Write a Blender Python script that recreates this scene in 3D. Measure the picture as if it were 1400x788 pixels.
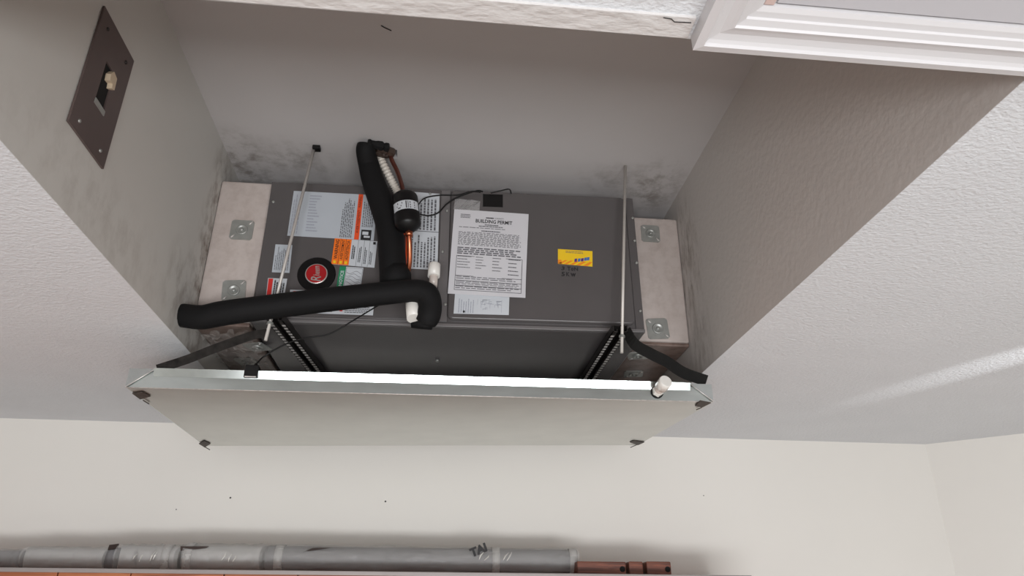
import bpy, bmesh, math, random
from mathutils import Vector, Matrix

random.seed(7)
for _o in list(bpy.data.objects):
    bpy.data.objects.remove(_o)
SC = bpy.context.scene
COL = SC.collection

# ------------------------------------------------------------------ camera
S = 0.64                      # metres per survey unit
CAM = Vector((0.0, 0.0, 1.80))
FPX, YAW, PITCH, ROLL = 993.57, 0.1007, 0.4293, 0.0046
_f = Vector((math.sin(YAW) * math.cos(PITCH), math.cos(YAW) * math.cos(PITCH), math.sin(PITCH)))
_r0 = Vector((math.cos(YAW), -math.sin(YAW), 0))
_u0 = _r0.cross(_f)
_r = _r0 * math.cos(ROLL) + _u0 * math.sin(ROLL)
_u = _u0 * math.cos(ROLL) - _r0 * math.sin(ROLL)
cam_data = bpy.data.cameras.new('camera')
cam_data.sensor_width = 36.0
cam_data.lens = FPX / 1400.0 * 36.0
cam_data.clip_start = 0.02
cam = bpy.data.objects.new('camera', cam_data)
COL.objects.link(cam)
cam.matrix_world = Matrix(((_r.x, _u.x, -_f.x, CAM.x), (_r.y, _u.y, -_f.y, CAM.y),
                           (_r.z, _u.z, -_f.z, CAM.z), (0, 0, 0, 1)))
SC.camera = cam

# ------------------------------------------------------------------ light
SC.view_settings.view_transform = 'Standard'
SC.view_settings.look = 'None'
SC.view_settings.gamma = 1.0
SC.view_settings.use_curve_mapping = False
SC.view_settings.exposure = 0.0
world = bpy.data.worlds.new('world')
SC.world = world
world.use_nodes = True
world.node_tree.nodes['Background'].inputs[0].default_value = (0.80, 0.86, 0.95, 1)
world.node_tree.nodes['Background'].inputs[1].default_value = 0.6


def area_light(name, loc, aim, sx, sy, power, color):
    d = bpy.data.lights.new(name, 'AREA')
    d.shape = 'RECTANGLE'
    d.size = sx
    d.size_y = sy
    d.energy = power
    d.color = color
    o = bpy.data.objects.new(name, d)
    COL.objects.link(o)
    o.location = loc
    o.rotation_euler = (Vector(aim) - Vector(loc)).to_track_quat('-Z', 'Y').to_euler()
    return o


# daylight from the open doorway behind the camera, and an unseen low light added for floor bounce
area_light('doorway_daylight', (0.3, -2.85, 1.05), (0.3, 2.0, 1.9), 3.2, 1.6, 40, (0.96, 0.98, 1.0))
area_light('room_lamp', (0.3, -2.0, 0.60), (0.2, 1.2, 2.3), 3.0, 0.6, 96, (0.965, 0.985, 1.0))
sd = bpy.data.lights.new('reflected_beam', 'SPOT')  # unseen spot, added only to lay a bright streak on the ceiling
sd.energy = 125
sd.spot_size = math.radians(7.6)
sd.spot_blend = 1.0
sd.shadow_soft_size = 0.01
sd.color = (0.95, 0.98, 1.0)
so = bpy.data.objects.new('reflected_beam', sd)
COL.objects.link(so)
so.location = (1.98, 0.50, 2.20)
so.rotation_euler = (Vector((1.50, 1.70, 2.44)) - Vector(so.location)).to_track_quat('-Z', 'Y').to_euler()


# ------------------------------------------------------------------ survey helpers
def ray(x, y):
    return _r * ((x - 700) / FPX) - _u * ((y - 394) / FPX) + _f


def on_y(x, y, Y):
    r = ray(x, y)
    return CAM + r * (Y / r.y)


def on_z(x, y, Z):
    r = ray(x, y)
    return CAM + r * ((Z - CAM.z) / r.z)


def on_x(x, y, X):
    r = ray(x, y)
    return CAM + r * (X / r.x)


# ------------------------------------------------------------------ materials
def lin(c):
    def g(v):
        v /= 255.0
        return v / 12.92 if v <= 0.04045 else ((v + 0.055) / 1.055) ** 2.4
    return (g(c[0]), g(c[1]), g(c[2]), 1.0)


def new_mat(name):
    m = bpy.data.materials.new(name)
    m.use_nodes = True
    nt = m.node_tree
    return m, nt, nt.nodes['Principled BSDF']


def node(nt, kind, **kw):
    n = nt.nodes.new(kind)
    for k, v in kw.items():
        if k in n.inputs.keys():
            n.inputs[k].default_value = v
        else:
            setattr(n, k, v)
    return n


def mat(name, rgb, rough=0.6, metal=0.0, var=0.06, vscale=12.0, bump=0.0, bscale=80.0, stretch=(1, 1, 1), coat=0.0,
        spec=None):
    m, nt, b = new_mat(name)
    c = lin(rgb)
    tc = node(nt, 'ShaderNodeTexCoord')
    mp = node(nt, 'ShaderNodeMapping')
    mp.inputs['Scale'].default_value = stretch
    nt.links.new(tc.outputs['Object'], mp.inputs[0])
    n1 = node(nt, 'ShaderNodeTexNoise', Scale=vscale, Detail=4.0)
    nt.links.new(mp.outputs[0], n1.inputs['Vector'])
    rp = node(nt, 'ShaderNodeValToRGB')
    rp.color_ramp.elements[0].position = 0.3
    rp.color_ramp.elements[1].position = 0.7
    rp.color_ramp.elements[0].color = tuple(v * (1 - var) for v in c[:3]) + (1,)
    rp.color_ramp.elements[1].color = tuple(min(1, v * (1 + var)) for v in c[:3]) + (1,)
    nt.links.new(n1.outputs[0], rp.inputs[0])
    nt.links.new(rp.outputs[0], b.inputs['Base Color'])
    b.inputs['Roughness'].default_value = rough
    b.inputs['Metallic'].default_value = metal
    if spec is not None:
        b.inputs['Specular IOR Level'].default_value = spec
    if coat:
        b.inputs['Coat Weight'].default_value = coat
    if bump:
        n2 = node(nt, 'ShaderNodeTexNoise', Scale=bscale, Detail=3.0)
        nt.links.new(mp.outputs[0], n2.inputs['Vector'])
        bp = node(nt, 'ShaderNodeBump', Strength=bump, Distance=0.004)
        nt.links.new(n2.outputs[0], bp.inputs['Height'])
        nt.links.new(bp.outputs[0], b.inputs['Normal'])
    return m


def stained(name, rgb, spots, rough=0.75, bump=0.25, bscale=70, dirt=(92, 78, 66), base_noise=0.05, streak=None):
    """Painted plaster with dirty smudges: spots = (centre, radius, amount)."""
    m, nt, b = new_mat(name)
    c = lin(rgb)
    tc = node(nt, 'ShaderNodeTexCoord')
    n0 = node(nt, 'ShaderNodeTexNoise', Scale=3.0, Detail=3.0)
    nt.links.new(tc.outputs['Object'], n0.inputs['Vector'])
    rp = node(nt, 'ShaderNodeValToRGB')
    rp.color_ramp.elements[0].color = tuple(v * (1 - base_noise) for v in c[:3]) + (1,)
    rp.color_ramp.elements[1].color = tuple(v * (1 + base_noise) for v in c[:3]) + (1,)
    nt.links.new(n0.outputs[0], rp.inputs[0])
    total = None
    for (ctr, rad, amt) in spots:
        d = node(nt, 'ShaderNodeVectorMath', operation='SUBTRACT')
        d.inputs[1].default_value = ctr
        nt.links.new(tc.outputs['Object'], d.inputs[0])
        dv = node(nt, 'ShaderNodeVectorMath', operation='DIVIDE')
        dv.inputs[1].default_value = rad
        nt.links.new(d.outputs[0], dv.inputs[0])
        ln = node(nt, 'ShaderNodeVectorMath', operation='LENGTH')
        nt.links.new(dv.outputs[0], ln.inputs[0])
        mr = node(nt, 'ShaderNodeMapRange')
        mr.inputs['From Min'].default_value = 0.25
        mr.inputs['From Max'].default_value = 1.0
        mr.inputs['To Min'].default_value = amt
        mr.inputs['To Max'].default_value = 0.0
        nt.links.new(ln.outputs['Value'], mr.inputs['Value'])
        if total is None:
            total = mr.outputs[0]
        else:
            mx = node(nt, 'ShaderNodeMath', operation='MAXIMUM')
            nt.links.new(total, mx.inputs[0])
            nt.links.new(mr.outputs[0], mx.inputs[1])
            total = mx.outputs[0]
    col = rp.outputs[0]
    if total is not None:
        nn = node(nt, 'ShaderNodeTexNoise', Scale=26.0, Detail=6.0, Roughness=0.65)
        mp = node(nt, 'ShaderNodeMapping')
        mp.inputs['Scale'].default_value = streak or (1, 1, 1)
        nt.links.new(tc.outputs['Object'], mp.inputs[0])
        nt.links.new(mp.outputs[0], nn.inputs['Vector'])
        nr = node(nt, 'ShaderNodeMapRange')
        nr.inputs['From Min'].default_value = 0.44
        nr.inputs['From Max'].default_value = 0.66
        nt.links.new(nn.outputs[0], nr.inputs['Value'])
        ml = node(nt, 'ShaderNodeMath', operation='MULTIPLY')
        nt.links.new(total, ml.inputs[0])
        nt.links.new(nr.outputs[0], ml.inputs[1])
        mix = node(nt, 'ShaderNodeMix', data_type='RGBA')
        nt.links.new(ml.outputs[0], mix.inputs['Factor'])
        nt.links.new(rp.outputs[0], mix.inputs['A'])
        mix.inputs['B'].default_value = lin(dirt)
        # the named sockets above are the float ones; wire the colour sockets
        cs = [s for s in mix.inputs if s.type == 'RGBA']
        nt.links.new(rp.outputs[0], cs[0])
        cs[1].default_value = lin(dirt)
        col = [s for s in mix.outputs if s.type == 'RGBA'][0]
    nt.links.new(col, b.inputs['Base Color'])
    b.inputs['Roughness'].default_value = rough
    n2 = node(nt, 'ShaderNodeTexNoise', Scale=bscale, Detail=2.0)
    nt.links.new(tc.outputs['Object'], n2.inputs['Vector'])
    bp = node(nt, 'ShaderNodeBump', Strength=bump, Distance=0.004)
    nt.links.new(n2.outputs[0], bp.inputs['Height'])
    nt.links.new(bp.outputs[0], b.inputs['Normal'])
    return m


def wood(name, dark, light, scale=1.0):
    m, nt, b = new_mat(name)
    tc = node(nt, 'ShaderNodeTexCoord')
    mp = node(nt, 'ShaderNodeMapping')
    mp.inputs['Scale'].default_value = (1.5 * scale, 12 * scale, 24 * scale)
    nt.links.new(tc.outputs['Object'], mp.inputs[0])
    w = node(nt, 'ShaderNodeTexNoise', Scale=3.0, Detail=6.0, Distortion=0.8)
    nt.links.new(mp.outputs[0], w.inputs['Vector'])
    rp = node(nt, 'ShaderNodeValToRGB')
    rp.color_ramp.elements[0].position = 0.35
    rp.color_ramp.elements[1].position = 0.68
    rp.color_ramp.elements[0].color = lin(dark)
    rp.color_ramp.elements[1].color = lin(light)
    nt.links.new(w.outputs[0], rp.inputs[0])
    nt.links.new(rp.outputs[0], b.inputs['Base Color'])
    b.inputs['Roughness'].default_value = 0.5
    return m


def film(name, rgb, alpha):
    m, nt, b = new_mat(name)
    b.inputs['Base Color'].default_value = lin(rgb)
    b.inputs['Roughness'].default_value = 0.22
    n = node(nt, 'ShaderNodeTexNoise', Scale=26.0, Detail=4.0, Distortion=1.2)
    tc = node(nt, 'ShaderNodeTexCoord')
    nt.links.new(tc.outputs['Object'], n.inputs['Vector'])
    bp = node(nt, 'ShaderNodeBump', Strength=0.9, Distance=0.012)
    nt.links.new(n.outputs[0], bp.inputs['Height'])
    nt.links.new(bp.outputs[0], b.inputs['Normal'])
    b.inputs['Alpha'].default_value = alpha
    return m


CEIL_Z, CAV_Z = 2.44, 1.80 + 1.965 * S
XL, XR = -1.0346 * S, 1.148 * S
Y_NEAR, Y_FAR = 1.0117 * S, 2.42
Y_WALL = 4.1966 * S
AY = 2.90 * S

M = {}
M['ceiling'] = mat('ceiling_paint', (213, 214, 217), 0.62, var=0.02, vscale=4, bump=0.62, bscale=115, stretch=(1, 1.4, 1))
M['cream'] = mat('cream_wall_paint', (223, 219, 213), 0.5, var=0.015, vscale=2, bump=0.08, bscale=30)
M['floor'] = mat('concrete_floor', (186, 180, 172), 0.7, var=0.08, vscale=5, bump=0.1, bscale=60)
M['recess_ceiling'] = stained('recess_ceiling_paint', (192, 187, 186), [
    ((-0.62, 1.93, CAV_Z), (0.13, 0.22, 0.3), 0.62),
    ((-0.46, 1.90, CAV_Z), (0.15, 0.15, 0.3), 0.42),
    ((0.64, 1.93, CAV_Z), (0.14, 0.20, 0.3), 0.55),
    ((0.50, 1.90, CAV_Z), (0.14, 0.13, 0.3), 0.30),
    ((-0.05, 1.95, CAV_Z), (0.30, 0.10, 0.3), 0.25)], bump=0.10, bscale=24, dirt=(98, 86, 74))
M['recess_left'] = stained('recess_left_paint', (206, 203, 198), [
    ((XL, 1.885, 2.72), (0.2, 0.13, 0.55), 1.0),  # brown dirt strip by the board, with the shade there painted in
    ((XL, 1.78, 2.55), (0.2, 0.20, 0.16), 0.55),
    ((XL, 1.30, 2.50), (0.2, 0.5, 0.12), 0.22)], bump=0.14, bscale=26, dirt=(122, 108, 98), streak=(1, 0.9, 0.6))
M['recess_right'] = stained('recess_right_paint', (206, 200, 196), [
    ((XR, 1.93, 2.78), (0.2, 0.13, 0.30), 0.7),
    ((XR, 1.90, 2.52), (0.2, 0.14, 0.14), 0.45)], bump=0.30, bscale=60, dirt=(112, 98, 84), streak=(1, 1.6, 0.5))
M['board'] = stained('foam_board', (194, 182, 176), [
    ((0.0, 0.0, 0.30), (0.3, 0.3, 0.6), 0.26)],
    bump=0.5, bscale=18, dirt=(130, 108, 96))
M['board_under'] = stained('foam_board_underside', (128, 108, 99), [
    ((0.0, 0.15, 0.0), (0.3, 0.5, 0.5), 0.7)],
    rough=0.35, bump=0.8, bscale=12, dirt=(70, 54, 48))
M['trim'] = mat('white_trim_paint', (204, 201, 202), 0.4, var=0.015, vscale=6, bump=0.03, bscale=30)
M['trim_board'] = mat('brushed_white_paint', (203, 199, 197), 0.5, var=0.03, vscale=20, bump=0.9, bscale=55, stretch=(0.6, 1.3, 1))
M['hatch'] = mat('hatch_paint', (188, 186, 190), 0.5, var=0.01, vscale=4)
M['pink_wood'] = mat('primed_jamb', (200, 176, 170), 0.6, var=0.06)
M['cabinet'] = mat('charcoal_enamel', (88, 84, 84), 0.27, var=0.03, vscale=8, bump=0.02, bscale=120)
M['cabinet_edge'] = mat('charcoal_enamel_flange', (110, 106, 106), 0.3, var=0.03, vscale=8)
M['dark_card'] = mat('dark_brown_card', (52, 38, 33), 0.7, var=0.2)
M['galv'] = mat('galvanised_steel', (198, 204, 203), 0.17, 1.0, var=0.06, vscale=40)
M['galv_front'] = mat('brushed_galvanised_steel', (196, 202, 200), 0.36, 1.0, var=0.08, vscale=30, stretch=(0.3, 1, 1))
M['galv_bottom'] = mat('galvanised_sheet', (206, 206, 201), 0.30, 1.0, var=0.04, vscale=10)
M['zinc'] = mat('zinc_washer', (170, 171, 167), 0.40, 0.55, var=0.08, vscale=60)
M['rod'] = mat('zinc_rod', (202, 196, 190), 0.45, 0.3, var=0.05, vscale=60)
M['strut'] = mat('dark_steel_strut', (40, 36, 35), 0.45, 0.2, var=0.2, vscale=60)
M['bracket'] = mat('dark_bracket', (58, 50, 44), 0.6, var=0.15, vscale=60)
M['glint'] = mat('scraped_steel', (214, 208, 204), 0.35, 0.35, var=0.2, vscale=90)  # pale steel, edge and tooth glints put into its colour
M['strap_grey'] = mat('grey_strap', (40, 37, 35), 0.75, 0.0, spec=0.1, var=0.5, vscale=60)
M['black_strap'] = mat('black_strap_web', (26, 25, 24), 0.8, spec=0.15, var=0.1, vscale=60)
M['foam'] = mat('black_foam_rubber', (17, 16, 17), 0.75, spec=0.25, var=0.08, vscale=30, bump=0.15, bscale=60)
M['black'] = mat('black_plastic', (18, 17, 17), 0.5, spec=0.3, var=0.1)
M['black_gloss'] = mat('black_gloss_paint', (17, 16, 17), 0.38, spec=0.3, var=0.1)
M['tape'] = mat('dark_brown_tape', (60, 48, 42), 0.4, var=0.3, vscale=40, bump=0.5, bscale=60)
M['dark_hole'] = mat('dark_hole', (14, 12, 11), 0.9, var=0.1)
M['copper'] = mat('copper_pipe', (190, 112, 82), 0.28, 1.0, var=0.15, vscale=30)
M['copper_dull'] = mat('tarnished_copper', (112, 66, 56), 0.4, 0.8, var=0.2, vscale=30)
M['pvc'] = mat('white_pvc', (232, 228, 222), 0.3, var=0.02)
M['pvc_clear'] = mat('cloudy_plastic_pipe', (206, 194, 186), 0.25, var=0.05)
M['flex'] = mat('white_flex_conduit', (214, 206, 196), 0.35, var=0.04)
M['paper'] = mat('white_paper', (208, 206, 210), 0.7, var=0.01)
M['label'] = mat('label_white', (200, 203, 208), 0.45, var=0.015)
M['label_grey'] = mat('label_pale_grey', (184, 189, 196), 0.45, var=0.02)
M['ink'] = mat('print_black', (30, 28, 30), 0.6, var=0.0)
M['ink_grey'] = mat('print_grey', (96, 95, 99), 0.6, var=0.0)
M['ink_faint'] = mat('print_faint', (158, 160, 172), 0.6, var=0.0)
M['orange'] = mat('label_orange', (244, 118, 32), 0.45, var=0.02)
M['red_orange'] = mat('label_red_orange', (232, 84, 40), 0.45, var=0.02)
M['red'] = mat('label_red', (206, 50, 46), 0.4, var=0.02)
M['badge_red'] = mat('badge_red', (184, 40, 44), 0.28, 0.3, var=0.05)
M['badge_silver'] = mat('badge_silver', (226, 218, 214), 0.25, 0.7, var=0.02)
M['green'] = mat('label_green', (28, 130, 88), 0.45, var=0.02)
M['yellow'] = mat('sticker_yellow', (240, 198, 40), 0.4, var=0.03)
M['sticker_orange'] = mat('sticker_orange', (238, 140, 40), 0.4, var=0.03)
M['sticker_blue'] = mat('sticker_blue', (70, 110, 170), 0.4, var=0.05)
M['sticker_purple'] = mat('sticker_purple', (86, 56, 128), 0.4, var=0.05)
M['plate'] = mat('brown_steel_plate', (96, 82, 79), 0.42, 0.2, var=0.06, vscale=6)
M['beige'] = mat('beige_plastic', (206, 186, 160), 0.5, var=0.03)
M['clear_tape'] = film('clear_tape', (214, 212, 212), 0.35)
M['wood'] = wood('pine_board', (128, 66, 38), (182, 108, 66))
M['wood_dark'] = wood('red_brown_wood', (84, 44, 32), (134, 74, 52), 2)
M['edge_metal'] = mat('painted_edge_strip', (150, 142, 140), 0.4, 0.3, var=0.05)
M['roll'] = mat('grey_foam_roll', (122, 120, 121), 0.6, var=0.05, vscale=9)
M['roll_pale'] = mat('pale_grey_roll', (186, 183, 180), 0.5, var=0.04, vscale=9)
M['thin_film'] = film('thin_clear_film', (214, 206, 200), 0.20)
M['film'] = film('plastic_film', (206, 204, 202), 0.34)


# ------------------------------------------------------------------ mesh helpers
class MB:
    def __init__(self):
        self.v, self.f, self.s = [], [], []

    def face(self, idx, smooth=False):
        self.f.append(idx)
        self.s.append(smooth)

    def box(self, lo, hi, bev=0.0):
        (x0, y0, z0), (x1, y1, z1) = lo, hi
        if bev <= 0:
            n = len(self.v)
            self.v += [(x0, y0, z0), (x1, y0, z0), (x1, y1, z0), (x0, y1, z0),
                       (x0, y0, z1), (x1, y0, z1), (x1, y1, z1), (x0, y1, z1)]
            for q in ((0, 3, 2, 1), (4, 5, 6, 7), (0, 1, 5, 4), (1, 2, 6, 5), (2, 3, 7, 6), (3, 0, 4, 7)):
                self.face([n + i for i in q])
        else:
            bm = bmesh.new()
            bmesh.ops.create_cube(bm, size=1.0)
            for v in bm.verts:
                v.co = Vector(((x0 + x1) / 2 + v.co.x * (x1 - x0), (y0 + y1) / 2 + v.co.y * (y1 - y0),
                               (z0 + z1) / 2 + v.co.z * (z1 - z0)))
            bmesh.ops.bevel(bm, geom=list(bm.edges), offset=bev, segments=2, affect='EDGES', profile=0.6)
            self.bm(bm)
        return self

    def bm(self, bm, smooth=False):
        n = len(self.v)
        bm.verts.index_update()
        self.v += [tuple(v.co) for v in bm.verts]
        for f in bm.faces:
            self.face([n + v.index for v in f.verts], smooth)
        bm.free()
        return self

    def prism(self, pts, normal, depth):
        """Polygon pts (counter-clockwise seen from +normal) with its face at pts and a back at -normal*depth."""
        n = len(self.v)
        k = len(pts)
        nv = Vector(normal)
        self.v += [tuple(Vector(p)) for p in pts]
        self.v += [tuple(Vector(p) - nv * depth) for p in pts]
        self.face([n + i for i in range(k)])
        self.face([n + k + i for i in reversed(range(k))])
        for i in range(k):
            j = (i + 1) % k
            self.face([n + i, n + k + i, n + k + j, n + j])
        return self

    def tube(self, path, rad, seg=14, cap=True, smooth=True):
        pts = [Vector(p) for p in path]
        rr = rad if isinstance(rad, (list, tuple)) else [rad] * len(pts)
        n = len(self.v)
        t0 = (pts[1] - pts[0]).normalized()
        a = Vector((0, 0, 1)) if abs(t0.z) < 0.9 else Vector((1, 0, 0))
        nrm = (a - t0 * a.dot(t0)).normalized()
        for i, p in enumerate(pts):
            if i == 0:
                t = t0
            elif i == len(pts) - 1:
                t = (pts[i] - pts[i - 1]).normalized()
            else:
                t = (pts[i + 1] - pts[i - 1]).normalized()
            nrm = (nrm - t * nrm.dot(t)).normalized()
            bn = t.cross(nrm)
            for k in range(seg):
                an = 2 * math.pi * k / seg
                self.v.append(tuple(p + (nrm * math.cos(an) + bn * math.sin(an)) * rr[i]))
        for i in range(len(pts) - 1):
            for k in range(seg):
                k2 = (k + 1) % seg
                self.face([n + i * seg + k, n + i * seg + k2, n + (i + 1) * seg + k2, n + (i + 1) * seg + k], smooth)
        if cap:
            self.face([n + k for k in reversed(range(seg))])
            e = n + (len(pts) - 1) * seg
            self.face([e + k for k in range(seg)])
        return self

    def ribbon(self, path, widths, width_dir, thick):
        pts = [Vector(p) for p in path]
        n = len(self.v)
        for i, p in enumerate(pts):
            t = (pts[min(i + 1, len(pts) - 1)] - pts[max(i - 1, 0)]).normalized()
            wd = Vector(width_dir[i] if isinstance(width_dir, list) else width_dir)
            wd = (wd - t * wd.dot(t)).normalized()
            nn = t.cross(wd)
            w = widths[i] if isinstance(widths, list) else widths
            for a, b in ((-1, -1), (1, -1), (1, 1), (-1, 1)):
                self.v.append(tuple(p + wd * (a * w / 2) + nn * (b * thick / 2)))
        for i in range(len(pts) - 1):
            for k in range(4):
                k2 = (k + 1) % 4
                self.face([n + 4 * i + k, n + 4 * i + k2, n + 4 * i + 4 + k2, n + 4 * i + 4 + k])
        self.face([n + 3, n + 2, n + 1, n])
        e = n + 4 * (len(pts) - 1)
        self.face([e, e + 1, e + 2, e + 3])
        return self

    def mesh(self, name):
        me = bpy.data.meshes.new(name)
        me.from_pydata([tuple(v) for v in self.v], [], self.f)
        me.polygons.foreach_set('use_smooth', self.s)
        me.update()
        bm = bmesh.new()
        bm.from_mesh(me)
        bmesh.ops.recalc_face_normals(bm, faces=bm.faces)
        bm.to_mesh(me)
        bm.free()
        return me

    def build(self, name, m, parent=None):
        me = self.mesh(name)
        me.materials.append(M[m] if isinstance(m, str) else m)
        return link(name, me, parent)


def link(name, data, parent=None):
    o = bpy.data.objects.new(name, data)
    COL.objects.link(o)
    if name.endswith(('print', 'table_lines')):
        o['kind'] = 'stuff'
    if parent is not None:
        o.parent = parent
    return o


def tag(o, label, cat, group=None):
    o['label'] = label
    o['category'] = cat
    if group:
        o['group'] = group
    return o


def thing(name, label, cat, loc=(0, 0, 0), rot=(0, 0, 0), group=None):
    o = link(name, None)
    o.location = loc
    o.rotation_euler = rot
    o.empty_display_size = 0.05
    return tag(o, label, cat, group)


def structure(o):
    o['kind'] = 'structure'
    return o


def smooth_path(pts, n=8):
    pts = [Vector(p) for p in pts]
    q = [pts[0] * 2 - pts[1]] + pts + [pts[-1] * 2 - pts[-2]]
    out = []
    for i in range(1, len(q) - 2):
        a, b, c, d = q[i - 1], q[i], q[i + 1], q[i + 2]
        for k in range(n):
            t = k / n
            out.append(0.5 * ((2 * b) + (c - a) * t + (2 * a - 5 * b + 4 * c - d) * t * t + (3 * b - a - 3 * c + d) * t ** 3))
    out.append(pts[-1])
    return out


def sm_vals(vals, n=8):
    out = []
    for i in range(len(vals) - 1):
        for k in range(n):
            out.append(vals[i] + (vals[i + 1] - vals[i]) * k / n)
    return out + [vals[-1]]


def text_polys(string, height, shear=0.0, bold=0.0):
    cu = bpy.data.curves.new('lettering', 'FONT')
    cu.body = string
    cu.size = 1.0
    cu.shear = shear
    cu.offset = bold
    cu.resolution_u = 2
    ob = bpy.data.objects.new('lettering', cu)
    COL.objects.link(ob)
    dg = bpy.context.evaluated_depsgraph_get()
    me = bpy.data.meshes.new_from_object(ob.evaluated_get(dg))
    vs = [Vector((v.co.x, v.co.y)) for v in me.vertices]
    fs = [list(p.vertices) for p in me.polygons]
    bpy.data.objects.remove(ob)
    bpy.data.curves.remove(cu)
    bpy.data.meshes.remove(me)
    x0 = min(v.x for v in vs); x1 = max(v.x for v in vs)
    y0 = min(v.y for v in vs); y1 = max(v.y for v in vs)
    k = height / (y1 - y0)
    return [Vector(((v.x - x0) * k, (v.y - y0) * k)) for v in vs], fs, (x1 - x0) * k


def lettering(mb, string, corner, along, up, height, width=None, shear=0.0, bold=0.0):
    """Flat letters: lower-left corner, reading along 'along'; width squeezes them."""
    vs, fs, w = text_polys(string, height, shear, bold)
    sx = (width / w) if width else 1.0
    n = len(mb.v)
    for v in vs:
        mb.v.append(tuple(Vector(corner) + Vector(along) * (v.x * sx) + Vector(up) * v.y))
    for f in fs:
        mb.face([n + i for i in f])


# ================================================================== the room
mb = MB()
T = 0.04
X0, X1, Yb0 = -2.3, 3.3, -3.0
# ceiling with the rectangular opening of the recess
for lo, hi in (((X0, Yb0, CEIL_Z), (XL, Y_WALL, CEIL_Z + T)), ((XR, Yb0, CEIL_Z), (X1, Y_WALL, CEIL_Z + T)),
               ((XL, Yb0, CEIL_Z), (XR, Y_NEAR, CEIL_Z + T)), ((XL, Y_FAR, CEIL_Z), (XR, Y_WALL, CEIL_Z + T))):
    mb.box(lo, hi)
structure(mb.build('ceiling', 'ceiling'))
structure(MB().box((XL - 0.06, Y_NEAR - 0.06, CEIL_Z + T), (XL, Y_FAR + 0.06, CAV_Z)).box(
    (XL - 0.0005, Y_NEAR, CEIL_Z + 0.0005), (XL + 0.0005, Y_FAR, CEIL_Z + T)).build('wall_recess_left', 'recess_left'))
structure(MB().box((XR, Y_NEAR - 0.06, CEIL_Z + T), (XR + 0.06, Y_FAR + 0.06, CAV_Z)).box(
    (XR - 0.0005, Y_NEAR, CEIL_Z + 0.0005), (XR + 0.0005, Y_FAR, CEIL_Z + T)).build('wall_recess_right', 'recess_right'))
structure(MB().box((XL, Y_NEAR - 0.06, CEIL_Z + T), (XR, Y_NEAR, CAV_Z)).build('wall_recess_near', 'recess_right'))
structure(MB().box((XL, Y_FAR, CEIL_Z + T), (XR, Y_FAR + 0.06, CAV_Z)).build('wall_recess_far', 'recess_right'))
# recess ceiling with a real hole for the refrigerant lines
HX0, HX1, HY0, HY1 = -0.245, -0.160, 1.800, 1.845
mb = MB()
ZC = CAV_Z
for lo, hi in (((XL - .06, Y_NEAR - .06, ZC), (HX0, Y_FAR + .06, ZC + .05)), ((HX1, Y_NEAR - .06, ZC), (XR + .06, Y_FAR + .06, ZC + .05)),
               ((HX0, Y_NEAR - .06, ZC), (HX1, HY0, ZC + .05)), ((HX0, HY1, ZC), (HX1, Y_FAR + .06, ZC + .05))):
    mb.box(lo, hi)
rc = structure(mb.build('ceiling_recess', 'recess_ceiling'))
MB().box((HX0 - .02, HY0 - .02, ZC + .05), (HX1 + .02, HY1 + .02, ZC + .12)).build('hole_void', 'dark_hole', rc)

structure(MB().box((X0, Y_WALL, 0), (2.02, Y_WALL + 0.1, CEIL_Z)).build('wall_front', 'cream'))
structure(MB().box((X0 - 0.1, Yb0, 0), (X0, Y_WALL + 0.1, CEIL_Z)).build('wall_left', 'cream'))
# the right-hand wall runs off at an angle from the corner
c0 = Vector((1.915, Y_WALL, 0)); c1 = Vector((3.3, Y_WALL - 1.22, 0))
dn = Vector((0.08, 0.09, 0))
structure(MB().prism([c0, c1, c1 + dn, c0 + dn], (0, 0, -1), CEIL_Z).build('wall_right', 'cream'))
structure(MB().box((X1, Yb0, 0), (X1 + 0.1, Y_WALL - 1.2, CEIL_Z)).build('wall_side', 'cream'))
# wall behind the viewer with a wide open doorway
structure(MB().box((X0, Yb0 - 0.1, 0), (-1.4, Yb0, CEIL_Z)).box((2.0, Yb0 - 0.1, 0), (X1, Yb0, CEIL_Z)).box(
    (-1.4, Yb0 - 0.1, 2.1), (2.0, Yb0, CEIL_Z)).build('wall_back', 'cream'))
structure(MB().box((X0 - 2, Yb0 - 3, -0.1), (X1 + 2, Y_WALL + 0.1, 0)).build('floor', 'floor'))

# board along the near edge of the recess, thickly brushed with paint
ta = on_z(300, 0.5, CEIL_Z - 0.004); tb = on_z(940, 52.5, CEIL_Z - 0.004)
ta = ta + (ta - tb) * 0.9
back = Vector((0, -0.032, 0))
structure(MB().prism([ta + back, tb + back, tb, ta], (0, 0, -1), 0.004).build('trim_2', 'trim_board'))

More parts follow.
